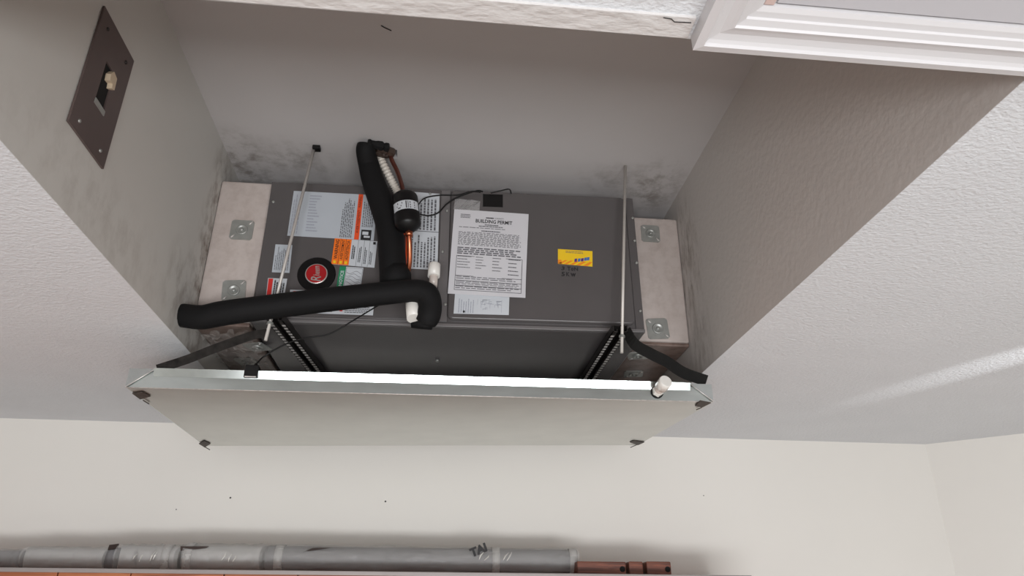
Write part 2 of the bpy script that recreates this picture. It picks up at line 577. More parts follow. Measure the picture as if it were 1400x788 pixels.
# attic hatch: four mitred casing boards round a flat door
hx0, hy1 = 0.280, 0.644
hx1, hy0 = 1.02, -0.12
W = 0.062
KW = 0.062 / 0.086
prof = [(0.0, 0.0), (0.0, -0.021), (0.014, -0.023), (0.0155, -0.0185), (0.022, -0.0165), (0.034, -0.0150), (0.044, -0.0165),
        (0.052, -0.0185), (0.0545, -0.0155), (0.066, -0.0135), (0.0675, -0.0105), (0.078, -0.0095), (0.086, -0.007), (0.086, 0.0)]
prof = [(a * KW, b) for a, b in prof]
trim = structure(link('trim_1', None))
trim.location = (0, 0, 0)
ctr = Vector(((hx0 + hx1) / 2, (hy0 + hy1) / 2, CEIL_Z))
cs = [(hx0, hy1), (hx1, hy1), (hx1, hy0), (hx0, hy0)]
inw = [(1, -1), (-1, -1), (-1, 1), (1, 1)]
for i in range(4):
    a, b = cs[i], cs[(i + 1) % 4]
    ia, ib = inw[i], inw[(i + 1) % 4]
    mb = MB()
    for (o_, z_) in prof:
        mb.v.append((a[0] + ia[0] * o_, a[1] + ia[1] * o_, CEIL_Z + z_))
        mb.v.append((b[0] + ib[0] * o_, b[1] + ib[1] * o_, CEIL_Z + z_))
    k = len(prof)
    for j in range(k):
        j2 = (j + 1) % k
        mb.face([2 * j, 2 * j + 1, 2 * j2 + 1, 2 * j2])
    mb.face([2 * j for j in range(k)])
    mb.face([2 * j + 1 for j in reversed(range(k))])
    mb.build('casing_board', 'trim', trim)
dr = structure(MB().box((hx0 + W + 0.016, hy0 + W + 0.004, CEIL_Z - 0.004), (hx1 - W - 0.004, hy1 - W - 0.003, CEIL_Z), 0.001).build('door_1', 'hatch'))
MB().box((hx0 + W + 0.001, hy1 - W - 0.22, CEIL_Z - 0.006), (hx0 + W + 0.013, hy1 - W - 0.001, CEIL_Z), 0.001).build('jamb_strip', 'pink_wood', dr)

# ================================================================== foam boards beside the air handler
AO = Vector((0.026, AY, 2.526))
TILT = 0.0138
AX = Vector((math.cos(TILT), 0, math.sin(TILT)))
AZ = Vector((-math.sin(TILT), 0, math.cos(TILT)))
AW, AH, AD = 1.072, 0.440, 0.54


def washer_parts(parent, c, nrm, up, size, spin):
    """Square stamped insulation washer with a dished centre, two ribs and a screw."""
    n = Vector(nrm).normalized(); u = Vector(up).normalized(); r = u.cross(n).normalized()
    q = Matrix.Rotation(spin, 3, n)
    u = q @ u; r = q @ r
    c = Vector(c)

    def P(a, b, h):
        return c + r * a + u * b + n * h
    h = size / 2
    mb = MB()
    k = 0.82
    pts = []
    for sx, sy in ((-1, -1), (1, -1), (1, 1), (-1, 1)):
        if sx * sy > 0:
            pts += [P(sx * h * (k if sx == sy == 1 else 1), sy * h, 0.003), P(sx * h, sy * h * k, 0.003)] if sx == 1 else \
                   [P(sx * h, sy * h * k, 0.003), P(sx * h * k, sy * h, 0.003)]
        else:
            pts += [P(sx * h * k, sy * h, 0.003), P(sx * h, sy * h * k, 0.003)] if sx == 1 else \
                   [P(sx * h, sy * h * k, 0.003), P(sx * h * k, sy * h, 0.003)]
    # order around the centre
    pts.sort(key=lambda p: math.atan2((p - c).dot(u), (p - c).dot(r)))
    mb.prism(pts, n, 0.0028)
    w = mb.build('washer', 'zinc', parent)
    mb = MB()
    prof_ = [(0.54, 0.003), (0.50, 0.0065), (0.42, 0.0072), (0.34, 0.0045), (0.16, 0.0040), (0.0, 0.0040)]
    seg = 20
    for (pr, ph) in prof_:
        for i in range(seg):
            an = 2 * math.pi * i / seg
            mb.v.append(tuple(P(math.cos(an) * pr * h, math.sin(an) * pr * h, ph)))
    for j in range(len(prof_) - 1):
        for i in range(seg):
            i2 = (i + 1) % seg
            mb.face([j * seg + i, j * seg + i2, (j + 1) * seg + i2, (j + 1) * seg + i], True)
    mb.build('dish', 'zinc', w)
    for s in (-1, 1):
        a = P(s * h * 0.56, s * h * 0.56, 0.004); b = P(s * h * 0.86, s * h * 0.86, 0.004)
        MB().tube([a, b], 0.0022, 6).build('rib', 'glint', w)
    MB().tube([P(0, 0, 0.004), P(0, 0, 0.0075), P(0, 0, 0.009)], [0.0055, 0.0052, 0.003], 10).build('screw', 'zinc', w)
    return w


def foam_board(label, x0, x1, y, zb, zt, cuts, under_cuts):
    t = thing('insulation_board', label, 'insulation board', ((x0 + x1) / 2, y, zb), group='foam boards beside the air handler')
    o = Vector(t.location)
    mb = MB()
    mb.box(Vector((x0, y, zb + 0.012)) - o, Vector((x1, y + 0.05, zt)) - o, 0.006)
    mb.build('front_board', 'board', t)
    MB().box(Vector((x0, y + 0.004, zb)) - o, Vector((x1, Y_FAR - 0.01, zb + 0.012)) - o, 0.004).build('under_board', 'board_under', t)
    for (px, py, sp, sz) in cuts:
        washer_parts(t, on_y(px, py, y) - o, (0, -1, 0), (0, 0, 1), sz, sp)
    for (px, py, sp) in under_cuts:
        washer_parts(t, on_z(px, py, zb) - o, (0, 0, -1), (0, 1, 0), 0.062, sp)
    return t


foam_board('pinkish foam board left of the air handler, above the wall end of the black pipe', XL + 0.001, AO.x - AW / 2 - 0.007, 2.925 * S, 2.512, 2.962,
           [(331, 315, 0.0, 0.062), (320, 398, 0.08, 0.062)], [(352, 474, 0.4), (338, 494, 0.2)])
foam_board('pinkish foam board right of the air handler, beside the right threaded rod', AO.x + AW / 2 + 0.007, XR - 0.001, 3.09 * S, 2.545, 2.981,
           [(889, 320, math.pi / 2, 0.060), (899, 450, 1.65, 0.066)], [(872, 486, 0.3), (866, 511, 0.2)])

# ================================================================== air handler
ah = thing('air_handler', 'dark grey horizontal air handler cabinet covered in labels, hung in the ceiling recess', 'air handler',
           AO, (0, -TILT, 0))


def LP(px, py, off=0.0):
    """photo point on the front of the air handler, in its own axes"""
    p = on_y(px, py, AY - off) - AO
    return Vector((p.dot(AX), -off, p.dot(AZ)))


hw = AW / 2
MB().box((-hw, 0.004, 0), (hw, AD, AH), 0.003).build('cabinet_body', 'cabinet', ah)
xs = LP(606, 340).x            # seam between the two halves
MB().box((-hw + 0.001, -0.002, 0.020), (xs - 0.012, 0.004, AH - 0.002), 0.0015).build('service_panel', 'cabinet', ah)
MB().box((xs - 0.011, -0.001, 0.018), (xs + 0.016, 0.004, AH - 0.002), 0.001).build('centre_post', 'cabinet_edge', ah)
# raised access panel with a rolled, rounded rim
px0, px1, pz0, pz1 = xs + 0.017, hw - 0.026, 0.022, AH - 0.004


def round_rect(x0, x1, z0, z1, r, y, n=5):
    out = []
    for cx_, cz_, a0 in ((x1 - r, z0 + r, -90), (x1 - r, z1 - r, 0), (x0 + r, z1 - r, 90), (x0 + r, z0 + r, 180)):
        for i in range(n + 1):
            a = math.radians(a0 + 90 * i / n)
            out.append(Vector((cx_ + r * math.cos(a), y, cz_ + r * math.sin(a))))
    return out


mb = MB()
rings = [round_rect(px0, px1, pz0, pz1, 0.018, 0.004), round_rect(px0, px1, pz0, pz1, 0.018, -0.006),
         round_rect(px0 + .004, px1 - .004, pz0 + .005, pz1 - .003, 0.015, -0.010)]
nn = len(rings[0])
for rg in rings:
    mb.v += [tuple(p) for p in rg]
for j in range(len(rings) - 1):
    for i in range(nn):
        i2 = (i + 1) % nn
        mb.face([j * nn + i, j * nn + i2, (j + 1) * nn + i2, (j + 1) * nn + i], True)
mb.face([(len(rings) - 1) * nn + i for i in range(nn)])
acc = mb.build('access_panel', 'cabinet', ah)
PAN_Y = -0.010                                   # face of the access panel
MB().box((hw - 0.024, -0.001, 0.0), (hw, 0.004, AH), 0.001).build('corner_post', 'cabinet', ah)
MB().box((-hw, -0.008, 0.0), (hw, 0.004, 0.010), 0.002).build('bottom_flange', 'cabinet_edge', ah)
MB().box((-hw, -0.004, 0.0125), (xs - 0.012, 0.004, 0.0185), 0.0015).build('panel_lip', 'cabinet_edge', ah)
# screws
for (sx, sy) in ((611, 289), (605, 345), (609, 417), (498, 443), (543, 444), (374, 277), (866, 299), (869, 330), (870, 360), (875, 426), (588, 266), (700, 264)):
    p = LP(sx, sy)
    p.x = max(-hw + 0.006, min(hw - 0.006, p.x))
    p.z = min(AH - 0.006, p.z)
    MB().tube([(p.x, 0.0, p.z), (p.x, -0.0045, p.z), (p.x, -0.0062, p.z)], [0.0042, 0.0042, 0.0025], 8).build('screw', 'zinc', ah)
bz = on_z(598, 492, AO.z) - AO
MB().tube([(bz.dot(AX), bz.y, 0.001), (bz.dot(AX), bz.y, -0.006)], 0.006, 8).build('screw', 'zinc', ah)
tq = [(388, 446), (404, 447), (413, 460), (421, 492), (411, 493), (400, 470)]
pp = [on_z(x_, y_, AO.z - 0.001) - AO for x_, y_ in tq]
MB().prism([Vector((v.dot(AX), v.y, -0.0018)) for v in pp], (0, 0, -1), 0.0012).build('tape_patch', 'edge_metal', ah)
# breaker window
q = [LP(660, 285), LP(687, 286), LP(687, 269), LP(660, 268)]
MB().prism([Vector((p.x, -0.0112, p.z)) for p in q], (0, -1, 0), 0.003).build('breaker_window', 'black', ah)


def label(name, quad, m, off=0.0026, parent=ah, thick=0.0008, text=None):
    """quad: photo corners in the order top-left, top-right, bottom-right, bottom-left"""
    p = [LP(x, y) for (x, y) in quad]
    pts = [Vector((v.x, -off - thick, v.z)) for v in (p[3], p[2], p[1], p[0])]
    o = MB().prism(pts, (0, -1, 0), thick).build(name, m, parent)
    if text:
        o['label'] = text
    return o


class Sheet:
    """a label's own frame: u to the right, v down, both 0..1, lying just in front of the label"""
    def __init__(self, quad, off):
        self.p = [LP(x, y) for (x, y) in quad]
        self.off = off

    def at(self, u, v):
        a, b, c, d = self.p
        t = a.lerp(b, u); w = d.lerp(c, u)
        r = t.lerp(w, v)
        return Vector((r.x, -self.off, r.z))

    def rect(self, mb, u0, v0, u1, v1):
        n = len(mb.v)
        mb.v += [tuple(self.at(u0, v1)), tuple(self.at(u1, v1)), tuple(self.at(u1, v0)), tuple(self.at(u0, v0))]
        mb.face([n, n + 1, n + 2, n + 3])

    def rows(self, mb, u0, v0, u1, v1, n, fill=0.55, vertical=False, word=(0.05, 0.14), ragged=0.2):
        """lines of small print; vertical = the lines run up the sheet"""
        for i in range(n):
            a0 = i / n; a1 = a0 + fill / n
            end = 1.0 - random.random() * ragged
            t = 0.0
            while t < end:
                w = random.uniform(*word)
                e = min(t + w, end)
                if vertical:
                    self.rect(mb, u0 + (u1 - u0) * a0, v1 - (v1 - v0) * e, u0 + (u1 - u0) * a1, v1 - (v1 - v0) * t)
                else:
                    self.rect(mb, u0 + (u1 - u0) * t, v0 + (v1 - v0) * a0, u0 + (u1 - u0) * e, v0 + (v1 - v0) * a1)
                t = e + 0.018

    def text(self, mb, s, u, v, u2, v2, vertical=False, shear=0.0, bold=0.0):
        """letters fill the box (u,v)-(u2,v2)"""
        if vertical:
            a = self.at(u2, v2); b = self.at(u2, v); c = self.at(u, v2)
            al = (b - a); up = (c - a)
        else:
            a = self.at(u, v2); b = self.at(u2, v2); c = self.at(u, v)
            al = (b - a); up = (c - a)
        lettering(mb, s, a, al.normalized(), up.normalized(), up.length, al.length, shear, bold)

    def frame(self, mb, u0, v0, u1, v1, w):
        wu = w; wv = w
        self.rect(mb, u0, v0, u1, v0 + wv); self.rect(mb, u0, v1 - wv, u1, v1)
        self.rect(mb, u0, v0, u0 + wu, v1); self.rect(mb, u1 - wu, v0, u1, v1)


E1 = 0.0040    # print height above the service panel

# big rating label
Q = [(402, 262), (517, 268), (511, 330), (393, 323)]
lb = label('rating_label', Q, 'label_grey')
sh = Sheet(Q, E1)
mb = MB(); sh.rows(mb, 0.02, 0.05, 0.12, 0.95, 4, 0.4, True, ragged=0.5); sh.rows(mb, 0.20, 0.08, 0.34, 0.92, 13, 0.4, ragged=0.5); mb.build('faint_print', 'ink_faint', lb)
mb = MB(); sh.rows(mb, 0.60, 0.03, 0.745, 0.97, 7, 0.5, True, (0.03, 0.1), 0.35); sh.rows(mb, 0.845, 0.03, 0.98, 0.72, 6, 0.5, True, (0.03, 0.1), 0.3); mb.build('fine_print', 'ink_grey', lb)
mb = MB(); sh.rect(mb, 0.77, 0.0, 0.825, 1.0); mb.build('warning_stripe', 'red_orange', lb)
sh2 = Sheet(Q, E1 + 0.0003)
mb = MB(); sh2.text(mb, 'WARNING', 0.782, 0.05, 0.812, 0.30, True); sh2.text(mb, 'AVERTISSEMENT', 0.782, 0.36, 0.812, 0.86, True); mb.build('stripe_lettering', 'ink', lb)
mb = MB(); sh.rect(mb, 0.845, 0.78, 0.965, 1.0); mb.build('pictogram', 'ink', lb)
mb = MB(); sh2.rect(mb, 0.86, 0.82, 0.93, 0.89); sh2.rect(mb, 0.88, 0.91, 0.95, 0.95); mb.build('pictogram_mark', 'label', lb)

# orange warning label with three languages
Q = [(458, 327), (516, 331), (512, 367), (453, 362)]
lb = label('warning_label', Q, 'label', off=0.0030)
sh = Sheet(Q, E1 + 0.0005)
mb = MB(); sh.rect(mb, 0.0, 0.0, 0.40, 1.0); mb.build('orange_field', 'orange', lb)
sh2 = Sheet(Q, E1 + 0.0008)
mb = MB()
sh2.text(mb, 'WARNING', 0.035, 0.04, 0.12, 0.80, True, bold=0.02)
sh2.text(mb, 'AVERTISSEMENT', 0.175, 0.03, 0.245, 0.80, True, bold=0.01)
sh2.text(mb, 'ADVERTENCIA', 0.295, 0.06, 0.37, 0.80, True, bold=0.01)
for u_ in (0.145, 0.27):
    sh2.rect(mb, u_, 0, u_ + 0.008, 1)
mb.build('warning_lettering', 'ink', lb)
mb = MB()
for u_ in (0.04, 0.18, 0.30):
    sh2.rect(mb, u_, 0.86, u_ + 0.06, 0.96)
mb.build('warning_symbol', 'yellow', lb)
mb = MB(); sh2.rows(mb, 0.44, 0.2, 0.52, 0.75, 2, 0.6, True); sh2.rows(mb, 0.60, 0.2, 0.67, 0.85, 2, 0.5, True); sh2.rows(mb, 0.73, 0.25, 0.80, 0.9, 2, 0.5, True); sh2.rows(mb, 0.86, 0.35, 0.93, 0.9, 2, 0.5, True)
sh2.rect(mb, 0.91, 0.04, 0.97, 0.14)
for u_ in (0.56, 0.70, 0.83):
    sh2.rect(mb, u_, 0, u_ + 0.005, 1)
mb.build('fine_print', 'ink', lb)

# green notice label
Q = [(465, 365), (497, 367), (493, 396), (460, 394)]
lb = label('notice_label', Q, 'label')
sh = Sheet(Q, E1)
mb = MB(); sh.rect(mb, 0, 0, 0.27, 1); mb.build('green_field', 'green', lb)
sh2 = Sheet(Q, E1 + 0.0003)
mb = MB(); sh2.text(mb, 'NOTICE', 0.07, 0.2, 0.21, 0.92, True, bold=0.02); mb.build('notice_lettering', 'label', lb)
mb = MB()
for k in range(5):
    pts = []
    for i in range(9):
        pts.append((0.32 + 0.62 * i / 8, 0.25 + 0.13 * k + 0.07 * math.sin(i * 0.9 + k)))
    for i in range(8):
        (a0, b0), (a1, b1) = pts[i], pts[i + 1]
        n = len(mb.v)
        mb.v += [tuple(sh.at(a0, b0 + .018)), tuple(sh.at(a1, b1 + .018)), tuple(sh.at(a1, b1)), tuple(sh.at(a0, b0))]
        mb.face([n, n + 1, n + 2, n + 3])
sh.frame(mb, 0.29, 0.05, 0.98, 0.97, 0.012)
mb.build('wiring_print', 'ink_grey', lb)

# small data label, red danger label, and the long label behind the pipe
Q = [(377, 335), (400, 336), (396, 374), (372, 373)]
lb = label('data_label', Q, 'label_grey'); sh = Sheet(Q, E1)
mb = MB(); sh.rows(mb, 0.1, 0.08, 0.95, 0.92, 8, 0.35, True, (0.05, 0.2), 0.5); mb.build('fine_print', 'ink_grey', lb)
Q = [(367, 381), (393, 382), (389, 406), (364, 405)]
lb = label('danger_label', Q, 'label'); sh = Sheet(Q, E1)
mb = MB(); sh.rect(mb, 0.03, 0.03, 0.27, 0.97); mb.build('red_field', 'red', lb)
mb = MB(); sh.rows(mb, 0.36, 0.08, 0.95, 0.95, 5, 0.6, True, (0.08, 0.2), 0.25); mb.build('bold_print', 'ink', lb)
Q = [(397, 397), (513, 400), (510, 432), (394, 428)]
lb = label('instruction_label', Q, 'label'); sh = Sheet(Q, E1)
mb = MB(); sh.rect(mb, 0.04, 0.06, 0.10, 0.20); mb.build('red_mark', 'red', lb)
mb = MB(); sh.rect(mb, 0.60, 0.62, 0.635, 0.88); mb.build('red_mark', 'red', lb)
mb = MB(); sh.rows(mb, 0.05, 0.3, 0.56, 0.97, 9, 0.45); sh.rows(mb, 0.66, 0.3, 0.97, 0.97, 9, 0.45); sh.rows(mb, 0.3, 0.08, 0.95, 0.24, 2, 0.4); mb.build('fine_print', 'ink_grey', lb)

# tall warning label behind the filter drier
Q = [(548, 262), (601, 266), (598, 370), (541, 367)]
lb = label('tall_warning_label', Q, 'label'); sh = Sheet(Q, E1)
mb = MB(); sh.rect(mb, 0, 0, 0.26, 1); mb.build('orange_field', 'red_orange', lb)
mb = MB(); sh.rows(mb, 0.34, 0.04, 0.97, 0.50, 7, 0.5, True, (0.03, 0.1), 0.4); sh.rows(mb, 0.34, 0.54, 0.97, 0.98, 8, 0.5, True, (0.03, 0.1), 0.3)
sh.rect(mb, 0.27, 0.515, 1.0, 0.523); mb.build('fine_print', 'ink_grey', lb)

# wiring diagram label below the permit (on the access panel)
EP = -PAN_Y
Q = [(622, 402), (696, 405), (695, 433), (620, 431)]
lb = label('diagram_label', Q, 'label', off=EP + 0.0003); sh = Sheet(Q, EP + 0.0014)
mb = MB(); sh.rows(mb, 0.08, 0.25, 0.38, 0.95, 7, 0.35, True, (0.06, 0.2), 0.5)
for k in range(14):
    u_ = random.uniform(0.45, 0.8); v_ = random.uniform(0.3, 0.85)
    sh.rect(mb, u_, v_, u_ + random.uniform(0.02, 0.14), v_ + 0.02)
    sh.rect(mb, u_, v_, u_ + 0.006, v_ + random.uniform(0.05, 0.25))
sh.rect(mb, 0.86, 0.3, 0.865, 0.9); sh.rect(mb, 0.42, 0.3, 0.425, 0.55)
mb.build('diagram_print', 'ink_faint', lb)
mb = MB(); sh.rect(mb, 0.165, 0.85, 0.2, 0.95); mb.build('bold_print', 'ink', lb)

# yellow contractor sticker and marker pen figures
Q = [(762, 343), (809, 346), (809, 367), (762, 363)]
lb = label('contractor_sticker', Q, 'yellow', off=EP + 0.0003); sh = Sheet(Q, EP + 0.0014)
mb = MB()
for (a0, a1) in ((0.0, 0.10), (0.16, 0.26), (0.34, 0.44), (0.52, 0.64), (0.72, 0.86)):
    n = len(mb.v)
    mb.v += [tuple(sh.at(a0, 1)), tuple(sh.at(a1, 1)), tuple(sh.at(a1 + 0.18 if a1 < 0.8 else 1.0, 0.72)), tuple(sh.at(a0 + 0.2 if a0 < 0.75 else 0.96, 0.72))]
    mb.face([n, n + 1, n + 2, n + 3])
sh.rect(mb, 0.0, 0.72, 0.10, 0.98)
mb.build('sunburst', 'sticker_orange', lb)
sh2 = Sheet(Q, EP + 0.0017)
mb = MB(); sh2.rows(mb, 0.22, 0.10, 0.80, 0.28, 2, 0.35, False, (0.08, 0.2), 0.15); mb.build('fine_print', 'ink_grey', lb)
for k, (u0_, v0_, m_) in enumerate(((0.47, 0.56, 'sticker_purple'), (0.57, 0.53, 'sticker_blue'), (0.66, 0.50, 'sticker_purple'), (0.75, 0.44, 'sticker_blue'), (0.83, 0.40, 'sticker_blue'))):
    mb = MB(); n = 0
    mb.v += [tuple(sh2.at(u0_, v0_ + 0.24)), tuple(sh2.at(u0_ + 0.075, v0_ + 0.21)), tuple(sh2.at(u0_ + 0.085, v0_)), tuple(sh2.at(u0_ + 0.012, v0_ + 0.03))]
    mb.face([0, 1, 2, 3])
    mb.build('logo_block', m_, lb)
mb = MB()
shm = Sheet([(766, 366), (790, 367), (790, 381), (766, 380)], EP + 0.0006)
shm.text(mb, '3', 0.02, 0.02, 0.22, 0.42, shear=0.1, bold=0.035); shm.text(mb, 'T', 0.36, 0.03, 0.56, 0.44, bold=0.035); shm.text(mb, 'o', 0.57, 0.12, 0.72, 0.44, bold=0.035); shm.text(mb, 'N', 0.75, 0.06, 0.98, 0.42, bold=0.035)
shm.text(mb, '5', 0.03, 0.56, 0.23, 1.0, bold=0.035); shm.text(mb, 'K', 0.30, 0.58, 0.50, 0.98, bold=0.035); shm.text(mb, 'w', 0.54, 0.64, 0.86, 1.0, bold=0.035)
mb.build('marker_lettering', 'ink', ah)

# round brand badge
bc = LP(433, 376)


def disc(mb, c, r, y0, y1, seg=32, dome=0.0):
    n = len(mb.v)
    for (rr_, yy) in ((r, y0), (r, y1 + dome), (r * 0.94, y1)):
        for i in range(seg):
            a = 2 * math.pi * i / seg
            mb.v.append((c.x + rr_ * math.cos(a), yy, c.z + rr_ * math.sin(a)))
    for j in range(2):
        for i in range(seg):
            i2 = (i + 1) % seg
            mb.face([n + j * seg + i, n + j * seg + i2, n + (j + 1) * seg + i2, n + (j + 1) * seg + i], True)
    mb.face([n + 2 * seg + i for i in range(seg)])
    return mb


bd = disc(MB(), bc, 0.052, -0.001, -0.006, dome=0.002).build('badge', 'black_gloss', ah)
bm_ = disc(MB(), bc, 0.0305, -0.005, -0.0085, dome=0.001).build('badge_rim', 'badge_silver', bd)
disc(MB(), bc, 0.0275, -0.006, -0.0090).build('badge_field', 'badge_red', bd)
mb = MB()
lettering(mb, 'R', Vector((bc.x + 0.015, -0.0094, bc.z - 0.0235)), Vector((-0.10, 0, 0.995)), Vector((-0.995, 0, -0.10)), 0.027, 0.016, 0.3, 0.01)
lettering(mb, 'heem', Vector((bc.x + 0.010, -0.0094, bc.z - 0.0070)), Vector((-0.10, 0, 0.995)), Vector((-0.995, 0, -0.10)), 0.017, 0.031, 0.3, 0.01)
mb.build('badge_lettering', 'badge_silver', bd)

# ================================================================== building permit taped to the panel
Q = [(621, 289), (722, 296), (717, 412), (612, 404)]
PT = thing('building_permit', 'white building permit sheet taped to the air handler panel', 'paper', AO, (0, -TILT, 0))
OFF = 0.0125
p = [LP(x, y) for (x, y) in Q]
NU, NV = 8, 8
mb = MB()
for layer in (0, 1):
    for j in range(NV + 1):
        for i in range(NU + 1):
            u, v = i / NU, j / NV
            a = p[0].lerp(p[1], u).lerp(p[3].lerp(p[2], u), v)
            curl = 0.010 * max(0, v - 0.75) / 0.25 * u ** 2 + 0.002 * math.sin(3 * u) * v
            mb.v.append((a.x, -OFF - curl - (0.0006 if layer == 0 else 0.0), a.z))
k = (NU + 1) * (NV + 1)
for j in range(NV):
    for i in range(NU):
        a = j * (NU + 1) + i
        mb.face([a + NU + 1, a + NU + 2, a + 1, a], True)
        mb.face([k + a, k + a + 1, k + a + NU + 2, k + a + NU + 1], True)
sheet = mb.build('sheet', 'paper', PT)


class Curl(Sheet):
    def at(self, u, v):
        r = Sheet.at(self, u, v)
        # the nearest bilinear curl of the sheet above
        r.y = -OFF - 0.0012 - (0.010 * max(0, v - 0.75) / 0.25 * u ** 2 + 0.002 * math.sin(3 * u) * v)
        return r


cu_ = Curl(Q, OFF)
mb = MB()
cu_.text(mb, 'BUILDING PERMIT', 0.295, 0.105, 0.785, 0.150, bold=0.02)
cu_.text(mb, 'COUNTY', 0.55, 0.075, 0.67, 0.093)
cu_.rows(mb, 0.43, 0.077, 0.535, 0.093, 1, 0.9, ragged=0)
mb.build('heading', 'ink', sheet)
mb = MB()
cu_.rows(mb, 0.09, 0.055, 0.24, 0.11, 3, 0.5); cu_.rows(mb, 0.42, 0.165, 0.60, 0.178, 1, 0.9, ragged=0); cu_.rows(mb, 0.34, 0.185, 0.66, 0.198, 1, 0.8, ragged=0)
cu_.rows(mb, 0.08, 0.21, 0.70, 0.222, 1, 0.6, ragged=0); cu_.rows(mb, 0.38, 0.242, 0.63, 0.256, 1, 0.9, ragged=0)
cu_.rows(mb, 0.08, 0.27, 0.92, 0.435, 12, 0.45, False, (0.02, 0.07), 0.06)
cu_.rows(mb, 0.09, 0.56, 0.28, 0.72, 5, 0.25, ragged=0.4); cu_.rows(mb, 0.33, 0.56, 0.48, 0.72, 5, 0.25, ragged=0.5); cu_.rows(mb, 0.55, 0.56, 0.70, 0.74, 5, 0.25, ragged=0.6); cu_.rows(mb, 0.76, 0.56, 0.94, 0.78, 5, 0.25, ragged=0.5)
cu_.rows(mb, 0.09, 0.795, 0.90, 0.835, 2, 0.4); cu_.rows(mb, 0.09, 0.85, 0.93, 0.895, 3, 0.4); cu_.rows(mb, 0.09, 0.905, 0.92, 0.945, 2, 0.4)
mb.build('fine_print', 'ink_grey', sheet)
mb = MB(); cu_.rows(mb, 0.08, 0.455, 0.93, 0.545, 4, 0.6, False, (0.04, 0.1), 0.15); mb.build('bold_print', 'ink_grey', sheet)
mb = MB(); cu_.frame(mb, 0.075, 0.555, 0.945, 0.955, 0.006)
for v_ in (0.785, 0.84, 0.898):
    cu_.rect(mb, 0.075, v_, 0.945, v_ + 0.006)
mb.build('table_lines', 'ink_grey', sheet)
# crinkled strip of clear tape over the top of the sheet
tq = [LP(622, 276), LP(656, 279), LP(655, 292), LP(620, 290)]
mb = MB()
n_ = 7
for j in range(3):
    for i in range(n_):
        a = tq[0].lerp(tq[1], i / (n_ - 1)).lerp(tq[3].lerp(tq[2], i / (n_ - 1)), j / 2)
        mb.v.append((a.x, -OFF - 0.0025 - 0.005 * random.random() * (1 - j / 2), a.z))
for j in range(2):
    for i in range(n_ - 1):
        a = j * n_ + i
        mb.face([a + n_, a + n_ + 1, a + 1, a])
mb.build('clear_tape', 'clear_tape', PT)

# ================================================================== struts and rods
def strut(label, x, y0, y1, z, yaw):
    """slotted C-channel, open side down, lips turned in and serrated"""
    t = thing('strut_channel', label, 'strut', (x, y0, z), (0, 0, yaw), 'strut channels under the air handler')
    L = y1 - y0
    w, h = 0.041, 0.0206
    g = 0.0025
    mb = MB()
    mb.box((-w / 2, 0, h - g), (w / 2, L, h)).box((-w / 2, 0, 0), (-w / 2 + g, L, h - g)).box((w / 2 - g, 0, 0), (w / 2, L, h - g))
    mb.build('channel', 'strut', t)
    for s in (-1, 1):
        lip = MB().box((min(s * w / 2, s * (w / 2 - 0.010)), 0, 0), (max(s * w / 2, s * (w / 2 - 0.010)), L, g)).box(
            (min(s * (w / 2 - 0.010), s * (w / 2 - 0.0125)), 0, 0), (max(s * (w / 2 - 0.010), s * (w / 2 - 0.0125)), L, 0.009)).build('lip', 'strut', t)
        mb = MB()
        yy = 0.03
        while yy < L - 0.01:
            mb.box((s * (w / 2 - 0.006) - 0.0045, yy, -0.0008), (s * (w / 2 - 0.006) + 0.0045, yy + 0.0085, 0.0005))
            yy += 0.021
        mb.build('serration', 'glint', lip)['kind'] = 'stuff'
    return t


RBL = on_y(369, 440, 2.80 * S)       # rod meets the strut
RBR = on_y(849, 448, 2.80 * S)
strut('dark slotted steel strut under the left end of the air handler, below the black pipe', RBL.x + 0.013, 1.785, 2.36, 2.4975, -0.10)
strut('dark slotted steel strut under the right end of the air handler, beside the black strap', RBR.x - 0.004, 1.785, 2.36, 2.5060, 0.0)


def rod(label, top, bot, r=0.0044):
    t = thing('threaded_rod', label, 'rod', bot, group='rods carrying the air handler')
    o = Vector(bot)
    a = Vector(top) - o
    MB().tube([(0, 0, 0), a], r, 8).build('rod', 'rod', t)
    mid = a * (0.045 / a.length)
    up_ = a.normalized()
    MB().tube([mid, mid + up_ * 0.006], 0.0085, 6, smooth=False).build('nut', 'zinc', t)
    return t, o


tL = on_z(430, 201, CAV_Z - 0.001); bL = on_y(363, 466, tL.y - 0.022)
t_, o_ = rod('thin leaning rod crossing the labels on the left of the air handler', tL, bL)
MB().box(tL - o_ - Vector((0.004, 0.012, 0.012)), tL - o_ + Vector((0.018, 0.008, 0.0)), 0.002).build('anchor_clip', 'black', t_)
tR = on_z(855, 227, CAV_Z - 0.001); bR = on_y(850, 483, tR.y - 0.022)
t_, o_ = rod('upright rod on the right of the air handler beside the yellow sticker', tR, bR)

# ================================================================== drain pan
ZP = 1.80
FY, BY = 2.77 * S, 3.88 * S
fl = on_y(172, 530, FY); fr = on_y(975, 550, FY); bl = on_y(280, 610, BY); br = on_y(872, 609, BY)
pan = thing('drain_pan', 'shallow galvanised drain pan hanging below the air handler', 'drain pan', (fl + fr) / 2)
po = (fl + fr) / 2
fl, fr, bl, br = fl - po, fr - po, bl - po, br - po
H = Vector((0, 0, 0.048))
g = Vector((0, 0, 0.0015))


def slab(name, m, quad, n, th, parent=pan):
    return MB().prism(quad, n, th).build(name, m, parent)


